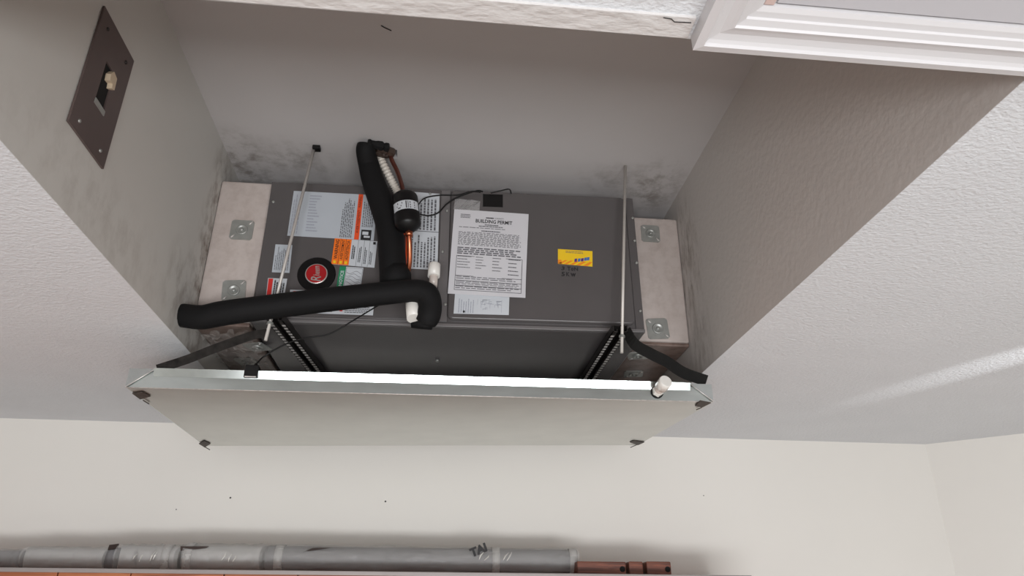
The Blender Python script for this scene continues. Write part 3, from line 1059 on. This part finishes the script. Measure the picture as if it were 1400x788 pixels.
# bottom sheet (slightly bowed)
mb = MB()
NX, NY = 12, 6
for layer in (0, 1):
    for j in range(NY + 1):
        for i in range(NX + 1):
            u, v = i / NX, j / NY
            pnt = fl.lerp(fr, u).lerp(bl.lerp(br, u), v)
            sag = -0.006 * math.sin(math.pi * u) * math.sin(math.pi * v)
            mb.v.append((pnt.x, pnt.y, pnt.z + sag + layer * 0.0015))
k = (NX + 1) * (NY + 1)
for j in range(NY):
    for i in range(NX):
        a = j * (NX + 1) + i
        mb.face([a, a + NX + 1, a + NX + 2, a + 1], True)
        mb.face([k + a, k + a + 1, k + a + NX + 2, k + a + NX + 1], True)
mb.build('bottom_sheet', 'galv_bottom', pan)
yb = Vector((0, 0.0015, 0))
fwall = MB().prism([fl, fr, fr + H * 0.84, fl + H * 0.84], (0, -1, 0), 0.0015).build('front_wall', 'galv_front', pan)
# hem: a folded strip along the top of the front wall that leans back and catches the light
i0, i1 = 0.040, 0.960
ha, hb = fl.lerp(fr, i0), fl.lerp(fr, i1)
lean = Vector((0, -0.0074, 0))
fw = Vector((0, -0.0012, 0))
MB().prism([ha + H * 0.60 + fw, hb + H * 0.60 + fw, hb + H + lean + fw, ha + H + lean + fw], (0, -0.933, -0.36), 0.002).build('front_hem', 'galv', pan)
MB().prism([fl + H * 0.84, fr + H * 0.84, fr + H + Vector((0, 0.003, 0)), fl + H + Vector((0, 0.003, 0))], (0, -1, 0), 0.0012).build('top_edge', 'galv', pan)
MB().tube([fl + Vector((0, -0.0008, 0)), fr + Vector((0, -0.0008, 0))], 0.0012, 6).build('bottom_fold', 'glint', pan)
for (a, b, nrm, nm) in ((bl, fl, (-1, 0, 0), 'side_wall'), (fr, br, (1, 0, 0), 'side_wall'), (br, bl, (0, 1, 0), 'back_wall')):
    MB().prism([a, b, b + H, a + H], nrm, 0.0015).build(nm, 'galv', pan)
# folded corner flaps on the front wall
for s, c in ((1, fl), (-1, fr)):
    d = (fr - fl).normalized() * s
    e = Vector((0, -0.003, 0))
    tri = [c + e, c + d * 0.060 + H * 0.98 + e, c + H * 0.98 + e]
    if s < 0:
        tri = [tri[0], tri[2], tri[1]]
    fp = MB().prism(tri, (0, -1, 0), 0.0015).build('corner_flap', 'galv', pan)
    MB().tube([c + e * 1.3, c + d * 0.060 + H * 0.98 + e * 1.3], 0.0013, 6).build('flap_edge', 'glint', fp)
# dark bracket tabs under the four corners, with their little tails
def on_pan(px, py, c, e1, e2):
    n = (e1 - c).cross(e2 - c)
    r_ = ray(px, py)
    return CAM + r_ * (((c + po - CAM).dot(n)) / r_.dot(n)) - po


for (quad_, tail, c, e1, e2) in (
        ([(181, 537), (195, 535), (206, 541), (192, 545)], [(196, 546), (204, 551)], fl, fr, bl),
        ([(272, 606), (279, 602), (288, 606), (280, 611)], [(280, 610), (287, 614)], bl, br, fl),
        ([(950, 554), (957, 547), (972, 550), (960, 556)], [(952, 559), (959, 556)], fr, fl, br),
        ([(861, 604), (866, 602), (881, 604), (872, 608)], [(862, 611), (871, 607)], br, bl, fr)):
    dn_ = Vector((0, 0, -0.003))
    tb = MB().prism([on_pan(*q_, c, e1, e2) + dn_ for q_ in quad_], (0, 0, -1), 0.0022).build('bracket_tab', 'bracket', pan)
    MB().tube([on_pan(*q_, c, e1, e2) + dn_ for q_ in tail], 0.0014, 5).build('tab_tail', 'bracket', tb)
# capped overflow fitting on the front wall
c = on_y(898, 537, FY) - po
dirn = Vector((0.20, -0.93, 0.30)).normalized()
ft = MB().tube([c + Vector((0, 0.002, 0)), c + Vector((0, -0.004, 0))], 0.0165, 20).build('gasket', 'black', pan)
MB().tube([c, c + dirn * 0.010], 0.0145, 6, smooth=False).build('hex_nut', 'pvc', ft)
MB().tube([c, c + dirn * 0.030], 0.0115, 16).build('pipe_stub', 'pvc_clear', ft)
MB().tube([c + dirn * 0.026, c + dirn * 0.052, c + dirn * 0.054], [0.0172, 0.0172, 0.0158], 20).build('end_cap', 'pvc', ft)

# float switch clipped on the rim
fs0 = on_y(344, 509, FY - 0.006)
fs = thing('float_switch', 'small black float switch clipped over the rim of the drain pan', 'switch', fs0)
MB().box((-0.0165, -0.006, -0.015), (0.0165, 0.004, 0.017), 0.002).build('clip_body', 'black', fs)
MB().box((-0.015, 0.004, 0.004), (0.015, 0.026, 0.017), 0.002).build('clip_arm', 'black', fs)
MB().box((-0.0135, -0.0075, -0.0150), (0.0135, -0.0058, -0.0125)).build('clip_foot', 'glint', fs)
MB().tube([(0.004, 0.006, 0.016), (0.006, 0.008, 0.024)], 0.004, 8).build('cable_boot', 'black', fs)
pts = [fs0 + Vector((0.006, 0.008, 0.024)), on_y(362, 487, FY + 0.02), on_y(392, 470, 1.78), on_y(420, 462, 1.765), on_y(450, 457, 1.765), on_y(482, 439, 1.765), on_y(520, 416, 1.80)]
tag(MB().tube(smooth_path(pts), 0.0021, 6).build('switch_cable', 'black'), 'thin black cable running from the float switch up behind the black pipe', 'cable')

# straps from the strut ends to the pan corners
pts = [on_y(856, 452, 1.790), on_y(868, 471, 1.785), on_y(890, 484, 1.785), on_y(912, 495, 1.785), on_y(935, 510, 1.782), on_y(966, 521, 1.782)]
tag(MB().ribbon(smooth_path(pts, 5), 0.030, (0, -0.35, 0.94), 0.002).build('hanger_strap', 'black_strap'), 'black strap running from the right strut to the pan corner', 'strap', 'straps holding the pan')
pts = [on_y(365, 455, 1.790), on_y(345, 459, 1.785), on_y(318, 468, 1.785), on_y(288, 479, 1.785), on_y(255, 492, 1.782), on_y(215, 505, 1.782)]
st = thing('hanger_strap', 'grey metal strap running from the left strut to the pan corner', 'strap', pts[-1], group='straps holding the pan')
so_ = Vector(pts[-1])
sp = [q - so_ for q in smooth_path(pts, 5)]
MB().ribbon(sp, 0.022, (0, -0.3, 0.95), 0.002).build('band', 'strap_grey', st)
for dz in (0.0112,):
    MB().tube([q + Vector((0, -0.001, dz)) for q in sp], 0.0009, 5).build('band_edge', 'glint', st)

# ================================================================== refrigerant and drain lines
# insulated suction line
YS = 1.812
pts = [on_z(501, 198, CAV_Z - 0.014), on_z(500, 206, CAV_Z - 0.030), on_y(504, 225, 1.800), on_y(511, 250, 1.806), on_y(524, 285, YS), on_y(533, 315, YS), on_y(536, 350, YS), on_y(538, 384, 1.815), on_y(539, 396, 1.820)]
rad = [0.025, 0.028, 0.030, 0.033, 0.036, 0.037, 0.037, 0.037, 0.036]
sl = thing('suction_line', 'thick black insulated pipe rising from the air handler to the recess ceiling', 'pipe', pts[-1])
so_ = Vector(pts[-1])
MB().tube([q - so_ for q in smooth_path(pts)], sm_vals(rad), 20).build('insulation', 'foam', sl)
e = on_y(541, 381, 1.812) - so_
MB().tube([e + Vector((-0.002, 0, 0.03)), e + Vector((0, 0.0, 0.012)), e + Vector((0.002, 0.0, -0.028))], [0.036, 0.041, 0.042], 18).build('foam_wrap', 'foam', sl)
# torn black and brown wrapping between the pipe and the ceiling hole
for (wr, r0, m_) in (([on_z(503, 197, CAV_Z - 0.014), on_z(516, 199, CAV_Z - 0.012), on_z(530, 202, CAV_Z - 0.008)], 0.013, 'foam'),
                     ([on_z(514, 203, CAV_Z - 0.016), on_z(526, 205, CAV_Z - 0.010), on_z(537, 209, CAV_Z - 0.006)], 0.014, 'tape'),
                     ([on_z(513, 207, CAV_Z - 0.024), on_z(522, 212, CAV_Z - 0.024), on_z(533, 213, CAV_Z - 0.016)], 0.008, 'tape')):
    wp = smooth_path([q - so_ for q in wr], 5)
    MB().tube(wp, [r0 * (0.8 + 0.45 * random.random()) for _ in wp], 8, smooth=False).build('torn_wrapping', m_, sl)

# liquid line with filter drier
pts = [on_z(537, 211, CAV_Z + 0.004), on_z(535, 217, CAV_Z - 0.03), on_y(543, 234, 1.80), on_y(549, 252, 1.775), on_y(553, 268, 1.752)]
ll = thing('liquid_line', 'thin copper pipe with a black filter drier beside the thick black pipe', 'pipe', on_y(557, 388, 1.84))
lo_ = Vector(ll.location)
MB().tube([q - lo_ for q in smooth_path(pts)], 0.0065, 10).build('upper_tube', 'copper_dull', ll)
d0 = on_y(553, 265, 1.752) - lo_; d1 = on_y(559, 318, 1.752) - lo_
ax = (d1 - d0)
fd = MB().tube([d0, d0 + ax * 0.02, d0 + ax * 0.07, d0 + ax * 0.13, d0 + ax * 0.80, d0 + ax * 0.86, d0 + ax * 0.93, d1], [0.012, 0.027, 0.033, 0.0355, 0.0360, 0.033, 0.022, 0.010], 24).build('filter_drier', 'black_gloss', ll)
# white band label wrapped round the side towards the room
axn = ax.normalized()
s1 = axn.cross(Vector((0, 1, 0))).normalized()
s2 = s1.cross(axn).normalized()
if s2.y > 0:
    s2 = -s2
mb = MB()
NB = 14
for i in range(NB + 1):
    a = math.radians(-68 + 132 * i / NB)
    for h_ in (0.34, 0.56):
        c = d0 + ax * h_
        mb.v.append(tuple(c + (s1 * math.sin(a) + s2 * math.cos(a)) * 0.0362))
for i in range(NB):
    mb.face([2 * i, 2 * i + 2, 2 * i + 3, 2 * i + 1], True)
lbl = mb.build('band_label', 'label', fd)
mb = MB()
for (a0, a1, h0, h1) in ((-40, -15, .38, .42), (-44, -20, .45, .48), (-38, -25, .50, .53), (-2, 4, .36, .54), (8, 11, .36, .54), (16, 40, .37, .42), (16, 40, .44, .48), (16, 40, .50, .54)):
    n = len(mb.v)
    for a, h_ in ((a0, h0), (a1, h0), (a1, h1), (a0, h1)):
        a = math.radians(a)
        mb.v.append(tuple(d0 + ax * h_ + (s1 * math.sin(a) + s2 * math.cos(a)) * 0.0366))
    mb.face([n, n + 1, n + 2, n + 3])
mb.build('print', 'ink_grey', lbl)
MB().tube([d1 - axn * 0.004, d1 + axn * 0.012], [0.0115, 0.009], 12).build('brazed_joint', 'copper', ll)
pts = [on_y(559, 318, 1.752), on_y(560, 335, 1.765), on_y(560, 358, 1.79), on_y(557, 376, 1.815), on_y(556, 390, 1.845)]
MB().tube([q - lo_ for q in smooth_path(pts)], 0.0068, 10).build('lower_tube', 'copper', ll)
pts = [on_y(553, 322, 1.82), on_y(552, 345, 1.82), on_y(552, 372, 1.825), on_y(552, 392, 1.845)]
MB().tube([q - lo_ for q in smooth_path(pts)], 0.0045, 8).build('copper_branch', 'copper_dull', ll)

# corrugated white conduit
pts = [on_z(520, 209, CAV_Z - 0.006), on_y(521, 219, 1.815), on_y(528, 233, 1.815), on_y(535, 247, 1.82), on_y(541, 258, 1.835), on_y(545, 268, 1.838)]
pth = smooth_path(pts, 14)
MB_c = MB().tube(pth, [0.0125 if (i // 2) % 2 else 0.0098 for i in range(len(pth))], 12)
tag(MB_c.build('flexible_conduit', 'flex'), 'white corrugated flexible conduit beside the top of the black suction pipe', 'conduit')

# condensate drain line, insulated, out to the left wall of the recess
wl = on_x(250, 435, XL)
YD = 1.738
pts = [Vector((XL + 0.002, wl.y - 0.012, wl.z + 0.002)), on_y(276, 434, 1.765), on_y(303, 429, 1.75), on_y(345, 423, YD), on_y(440, 411, YD), on_y(520, 402, YD), on_y(562, 398, YD), on_y(582, 402, YD), on_y(588, 417, YD + .004), on_y(586, 432, 1.745), on_y(582, 441, 1.755)]
rad = [0.030, 0.031, 0.032, 0.0315, 0.0315, 0.0305, 0.030, 0.032, 0.031, 0.031, 0.027]
dl = thing('condensate_drain_line', 'long black insulated drain pipe slanting across the front of the air handler', 'pipe', pts[0])
do_ = Vector(pts[0])
MB().tube([q - do_ for q in smooth_path(pts)], sm_vals(rad), 20).build('insulation', 'foam', dl)
a = on_y(564, 404, 1.772) - do_; b = on_y(566, 436, 1.748) - do_
MB().tube([a, a.lerp(b, 0.6), b], [0.0195, 0.0195, 0.0185], 18).build('drain_elbow', 'pvc', dl)
a = on_y(563, 442, 1.775) - do_; b = on_y(590, 442, 1.765) - do_
MB().tube([a, a.lerp(b, 0.5), b], [0.013, 0.016, 0.018], 14).build('foam_end', 'foam', dl)
# cleanout stub with cap above the pipe
a = on_y(592, 392, 1.785) - do_; b = on_y(594, 362, 1.790) - do_
MB().tube([a, a.lerp(b, 0.7)], 0.0115, 14).build('cleanout_stub', 'pvc_clear', dl)
MB().tube([a.lerp(b, 0.45), b, b + (b - a).normalized() * 0.002], [0.0165, 0.0165, 0.0145], 18).build('cleanout_cap', 'pvc', dl)

# low voltage wires across the top of the cabinet
for name_, lab, pts in (
        ('thermostat_wire', 'upper thin black wire looping from the filter drier to the cabinet top', [on_y(571, 281, 1.80), on_y(581, 271, 1.835), on_y(602, 267, 1.84), on_y(625, 267, 1.838), on_y(645, 262, 1.835), on_y(657, 263, 1.838)]),
        ('thermostat_wire', 'lower thin black wire sagging under the first, right of the filter drier', [on_y(573, 293, 1.80), on_y(586, 295, 1.838), on_y(599, 291, 1.838), on_y(612, 278, 1.835), on_y(630, 268, 1.832), on_y(652, 261, 1.832), on_y(660, 262, 1.838)]),
        ('thermostat_wire', 'short thin black wire over the cabinet edge above the black window', [on_y(671, 264, 1.838), on_y(684, 261, 1.832), on_y(696, 259, 1.835), on_y(699, 265, 1.838)])):
    tag(MB().tube(smooth_path(pts), 0.0022, 6).build(name_, 'black'), lab, 'wire', 'thin black wires at the cabinet top')

# ================================================================== electrical plate on the recess wall
wp = thing('electrical_plate', 'dark brown steel plate on the left wall of the recess, with a switch opening', 'wall plate',
           (XL, 1.163, 2.578))
w2, hgt = 0.074, 0.264
# opening in the plate
oy0, oy1, oz0, oz1 = -0.018, 0.020, 0.096, 0.182
mb = MB()
for (a0, b0, a1, b1) in ((-w2, 0, oy0, hgt), (oy1, 0, w2, hgt), (oy0, 0, oy1, oz0), (oy0, oz1, oy1, hgt)):
    mb.box((0.001, a0, b0), (0.005, a1, b1))
mb.build('cover_plate', 'plate', wp)
MB().box((0.0012, oy0, oz0), (0.0018, oy1, oz1)).build('switch_box', 'dark_hole', wp)
MB().prism([(0.012, -0.002, 0.150), (0.012, 0.010, 0.152), (0.012, 0.012, 0.142), (0.012, 0.022, 0.146), (0.012, 0.020, 0.172), (0.012, 0.004, 0.176), (0.012, -0.004, 0.164)], (1, 0, 0), 0.010).build('toggle_handle', 'beige', wp)
MB().box((0.005, oy0 - 0.002, oz0 - 0.012), (0.007, oy1 + 0.002, oz0 - 0.001), 0.0006).build('latch_tab', 'zinc', wp)
for (yy, zz) in ((-0.045, 0.022), (0.045, 0.022), (-0.045, 0.235), (0.045, 0.235)):
    MB().tube([(0.004, yy, zz), (0.0075, yy, zz)], [0.0045, 0.003], 8).build('screw', 'zinc' if zz < 0.1 else 'strut', wp)

# ================================================================== cabinet along the far wall and what lies on it
CZ = 1.931
CY0 = 2.345
cb = thing('wooden_cabinet', 'tall pine-fronted cabinet with a grey metal edge strip against the far wall', 'cabinet', (-0.35, (CY0 + Y_WALL) / 2, 0))
co = Vector(cb.location)
cx0, cx1 = -1.75, 0.99
MB().box(Vector((cx0, CY0 + 0.02, 0.02)) - co, Vector((cx1, Y_WALL - 0.005, CZ - 0.004)) - co).build('carcass', 'wood', cb)
x = cx0
wid = [0.33, 0.36, 0.20, 0.26, 0.21, 0.28, 0.30, 0.26, 0.31, 0.23]
for w_ in wid:
    x2 = min(x + w_, cx1)
    MB().box(Vector((x, CY0, 0.0)) - co, Vector((x2 - 0.003, CY0 + 0.02, CZ - 0.010)) - co, 0.002).build('plank', 'wood', cb)
    x = x2
    if x >= cx1 - 0.01:
        break
MB().box(Vector((cx0, CY0 - 0.006, CZ - 0.012)) - co, Vector((cx1, CY0 + 0.03, CZ)) - co, 0.002).build('edge_strip', 'edge_metal', cb)


def roll(label, px0, px1, ptop, m, y, wraps, cat='roll'):
    a = on_y(px0, 776, y); b = on_y(px1, 776, y); tp = on_y((px0 + px1) / 2, ptop, y)
    r = (tp.z - CZ) / 2
    t = thing('wrapped_roll', label, cat, ((a.x + b.x) / 2, y, CZ), group='wrapped rolls on the cabinet')
    L = (b.x - a.x) / 2
    n = 14
    pth = [Vector((-L + 2 * L * i / n, 0.004 * math.sin(i * 1.7), r)) for i in range(n + 1)]
    MB().tube(pth, [r * (0.97 + 0.05 * random.random()) - 0.003 for _ in pth], 20).build('core', m, t)
    mb = MB()
    seg = 22
    n = 26
    for i in range(n + 1):
        for k_ in range(seg):
            an = 2 * math.pi * k_ / seg
            rr_ = max(r * 0.98, r * (1.02 + 0.07 * math.sin(3 * an + i * 0.9) * random.random()))
            z_ = max(0.0005, r + rr_ * math.sin(an))
            mb.v.append((-L - 0.004 + (2 * L + 0.008) * i / n, rr_ * math.cos(an) * 1.05, z_))
    for i in range(n):
        for k_ in range(seg):
            k2 = (k_ + 1) % seg
            mb.face([i * seg + k_, i * seg + k2, (i + 1) * seg + k2, (i + 1) * seg + k_], True)
    mb.build('plastic_wrap', 'film', t)
    for u in wraps:
        xx = -L + 2 * L * u
        MB().tube([(xx - 0.012, 0, r), (xx + 0.012, 0, r)], r * 1.045, 22).build('tape_band', 'roll_pale', t)
    r_gap[t.name] = r
    return t, r, L


r_gap = {}
roll('short grey roll end lying on the cabinet at the far left', -60, 30, 751, 'roll', 2.50, [])
roll('pale plastic-wrapped roll, first whole one from the left on the cabinet', 33, 146, 748, 'roll_pale', 2.50, [])
roll('pale plastic-wrapped roll with a dark gap at its left end on the cabinet', 161, 245, 745, 'roll_pale', 2.50, [0.8])
t3_, _a, _b = roll('pale plastic-wrapped roll left of the long grey one on the cabinet', 253, 360, 744, 'roll_pale', 2.50, [0.05])
t_, r_l, L_l = roll('long grey plastic-wrapped roll with printed letters on the cabinet', 364, 788, 748, 'roll', 2.50, [0.04, 0.73, 0.985])
# printed letters on the plastic of the long roll
mb = MB()
base = Vector(t_.location)
ps = on_y(645, 763, 2.50 - r_l * 1.1) - base
lettering(mb, 'TAI', ps, Vector((0.92, 0.0, 0.38)), Vector((-0.36, 0, 0.92)), 0.028, 0.055, 0.0, 0.055)
mb.build('lettering', 'ink', t_)
def torn_gap(t, pts_):
    b_ = Vector(t.location)
    q_ = [on_y(x_, y_, 2.50) - b_ for x_, y_ in pts_]
    y_ = -r_gap[t.name] * 0.9
    MB().prism([Vector((v.x, y_, v.z)) for v in q_], (0, -1, 0), 0.004).build('torn_gap', 'dark_card', t)


# cardboard-dark gaps between rolls
torn_gap(t3_, [(252, 755), (285, 752), (290, 749), (252, 749)])
torn_gap(t_, [(416, 757), (440, 753), (455, 751), (430, 751)])
for (x0_, x1_, lab) in ((147, 160, 'dark brown core end poking out between two pale rolls on the cabinet'),):
    a = on_y(x0_, 772, 2.5); b = on_y(x1_, 772, 2.5)
    t = thing('core_tube', lab, 'tube', ((a.x + b.x) / 2, 2.50, CZ))
    L = (b.x - a.x) / 2
    MB().tube([(-L, 0, 0.036), (L, 0, 0.036)], 0.034, 18).build('tube_shell', 'roll', t)
    MB().ribbon([(-L, -0.02, 0.068), (L, -0.02, 0.072)], 0.018, (0, -0.5, -0.8), 0.002).build('tube_flap', 'dark_card', t)


def block(label, px0, px1, ptop, y, notch):
    a = on_y(px0, 779, y); b = on_y(px1, 779, y); tp = on_y((px0 + px1) / 2, ptop, y)
    h = tp.z - CZ
    t = thing('wooden_block', label, 'wood block', ((a.x + b.x) / 2, y, CZ), group='red-brown wooden offcuts on the cabinet')
    L = (b.x - a.x) / 2
    MB().box((-L, -0.03, 0), (L, 0.05, h), 0.004).build('block_body', 'wood_dark', t)
    if notch:
        s = 1 if notch > 0 else -1
        MB().tube([(s * (L - 0.012), -0.031, h * 0.45), (s * (L - 0.012), -0.029, h * 0.45)], 0.009, 12).build('end_notch', 'dark_hole', t)
    return t


block('longest red-brown wooden offcut, touching the end of the long roll', 787, 853, 769, 2.44, 1)
block('middle red-brown wooden offcut of the three on the cabinet', 857, 876, 769, 2.44, 0)
block('red-brown wooden offcut at the right end of the three on the cabinet', 881, 914, 769, 2.44, 1)

# nail holes and a scuff in the far wall, a hair on the recess ceiling, a split in the painted board
wf = bpy.data.objects['wall_front']
for (px, py, r_) in ((315, 681, 0.0030), (527, 686, 0.0030), (1283, 657, 0.0028), (241, 697, 0.0018), (962, 678, 0.0018)):
    c = on_y(px, py, Y_WALL)
    MB().tube([c + Vector((0, 0.001, 0)), c - Vector((0, 0.0012, 0))], r_, 8).build('nail_hole', 'dark_hole', wf)
c = [on_z(521, 35, CAV_Z - 0.001), on_z(526, 38, CAV_Z - 0.003), on_z(535, 42, CAV_Z - 0.001)]
MB().tube(smooth_path(c, 4), 0.0012, 5).build('loose_fibre', 'strut', rc)
t2 = bpy.data.objects['trim_2']
c = [on_z(907, 24, CEIL_Z - 0.0042), on_z(918, 26, CEIL_Z - 0.0044), on_z(922, 30, CEIL_Z - 0.0042), on_z(945, 31, CEIL_Z - 0.0044)]
MB().tube(c, 0.0006, 5).build('paint_split', 'strut', t2)

# white slivers laid on the rolls as highlights of the crinkled plastic
for (t, xs_) in ((bpy.data.objects['wrapped_roll.002'], (182, 190, 205, 209)), (bpy.data.objects['wrapped_roll.003'], (303, 312, 318)), (bpy.data.objects['wrapped_roll.004'], (655, 662, 688, 693))):
    b_ = Vector(t.location)
    yy_ = 2.50 - r_gap[t.name] * 1.09
    for x_ in xs_:
        a_ = on_y(x_, 766 + random.uniform(-2, 3), yy_) - b_
        e_ = on_y(x_ + random.uniform(3, 8), 755 + random.uniform(-2, 3), yy_ + 0.012) - b_
        m_ = (a_ + e_) / 2 + Vector((random.uniform(-0.004, 0.004), -0.004, 0))
        MB().ribbon([a_, m_, e_], [0.001, 0.0055, 0.001], (1, 0, 0.5), 0.0006).build('crinkle_glint', 'pvc', t)

# crumpled clear plastic hanging under the left foam board
px_ = thing('plastic_sheet', 'crumpled clear plastic under the left foam board, behind the grey strap', 'plastic sheet', (-0.585, 2.02, 2.490))
mb = MB()
NX_, NY_ = 12, 18
for j in range(NY_ + 1):
    for i in range(NX_ + 1):
        mb.v.append((-0.07 + 0.14 * i / NX_ + random.uniform(-.004, .004), -0.14 + 0.30 * j / NY_ + random.uniform(-.004, .004), random.uniform(0.0, 0.016)))
for j in range(NY_):
    for i in range(NX_):
        if (i in (0, NX_ - 1) or j in (0, NY_ - 1)) and random.random() < 0.4:
            continue
        a = j * (NX_ + 1) + i
        mb.face([a, a + NX_ + 1, a + NX_ + 2, a + 1])
mb.build('sheet', 'thin_film', px_)
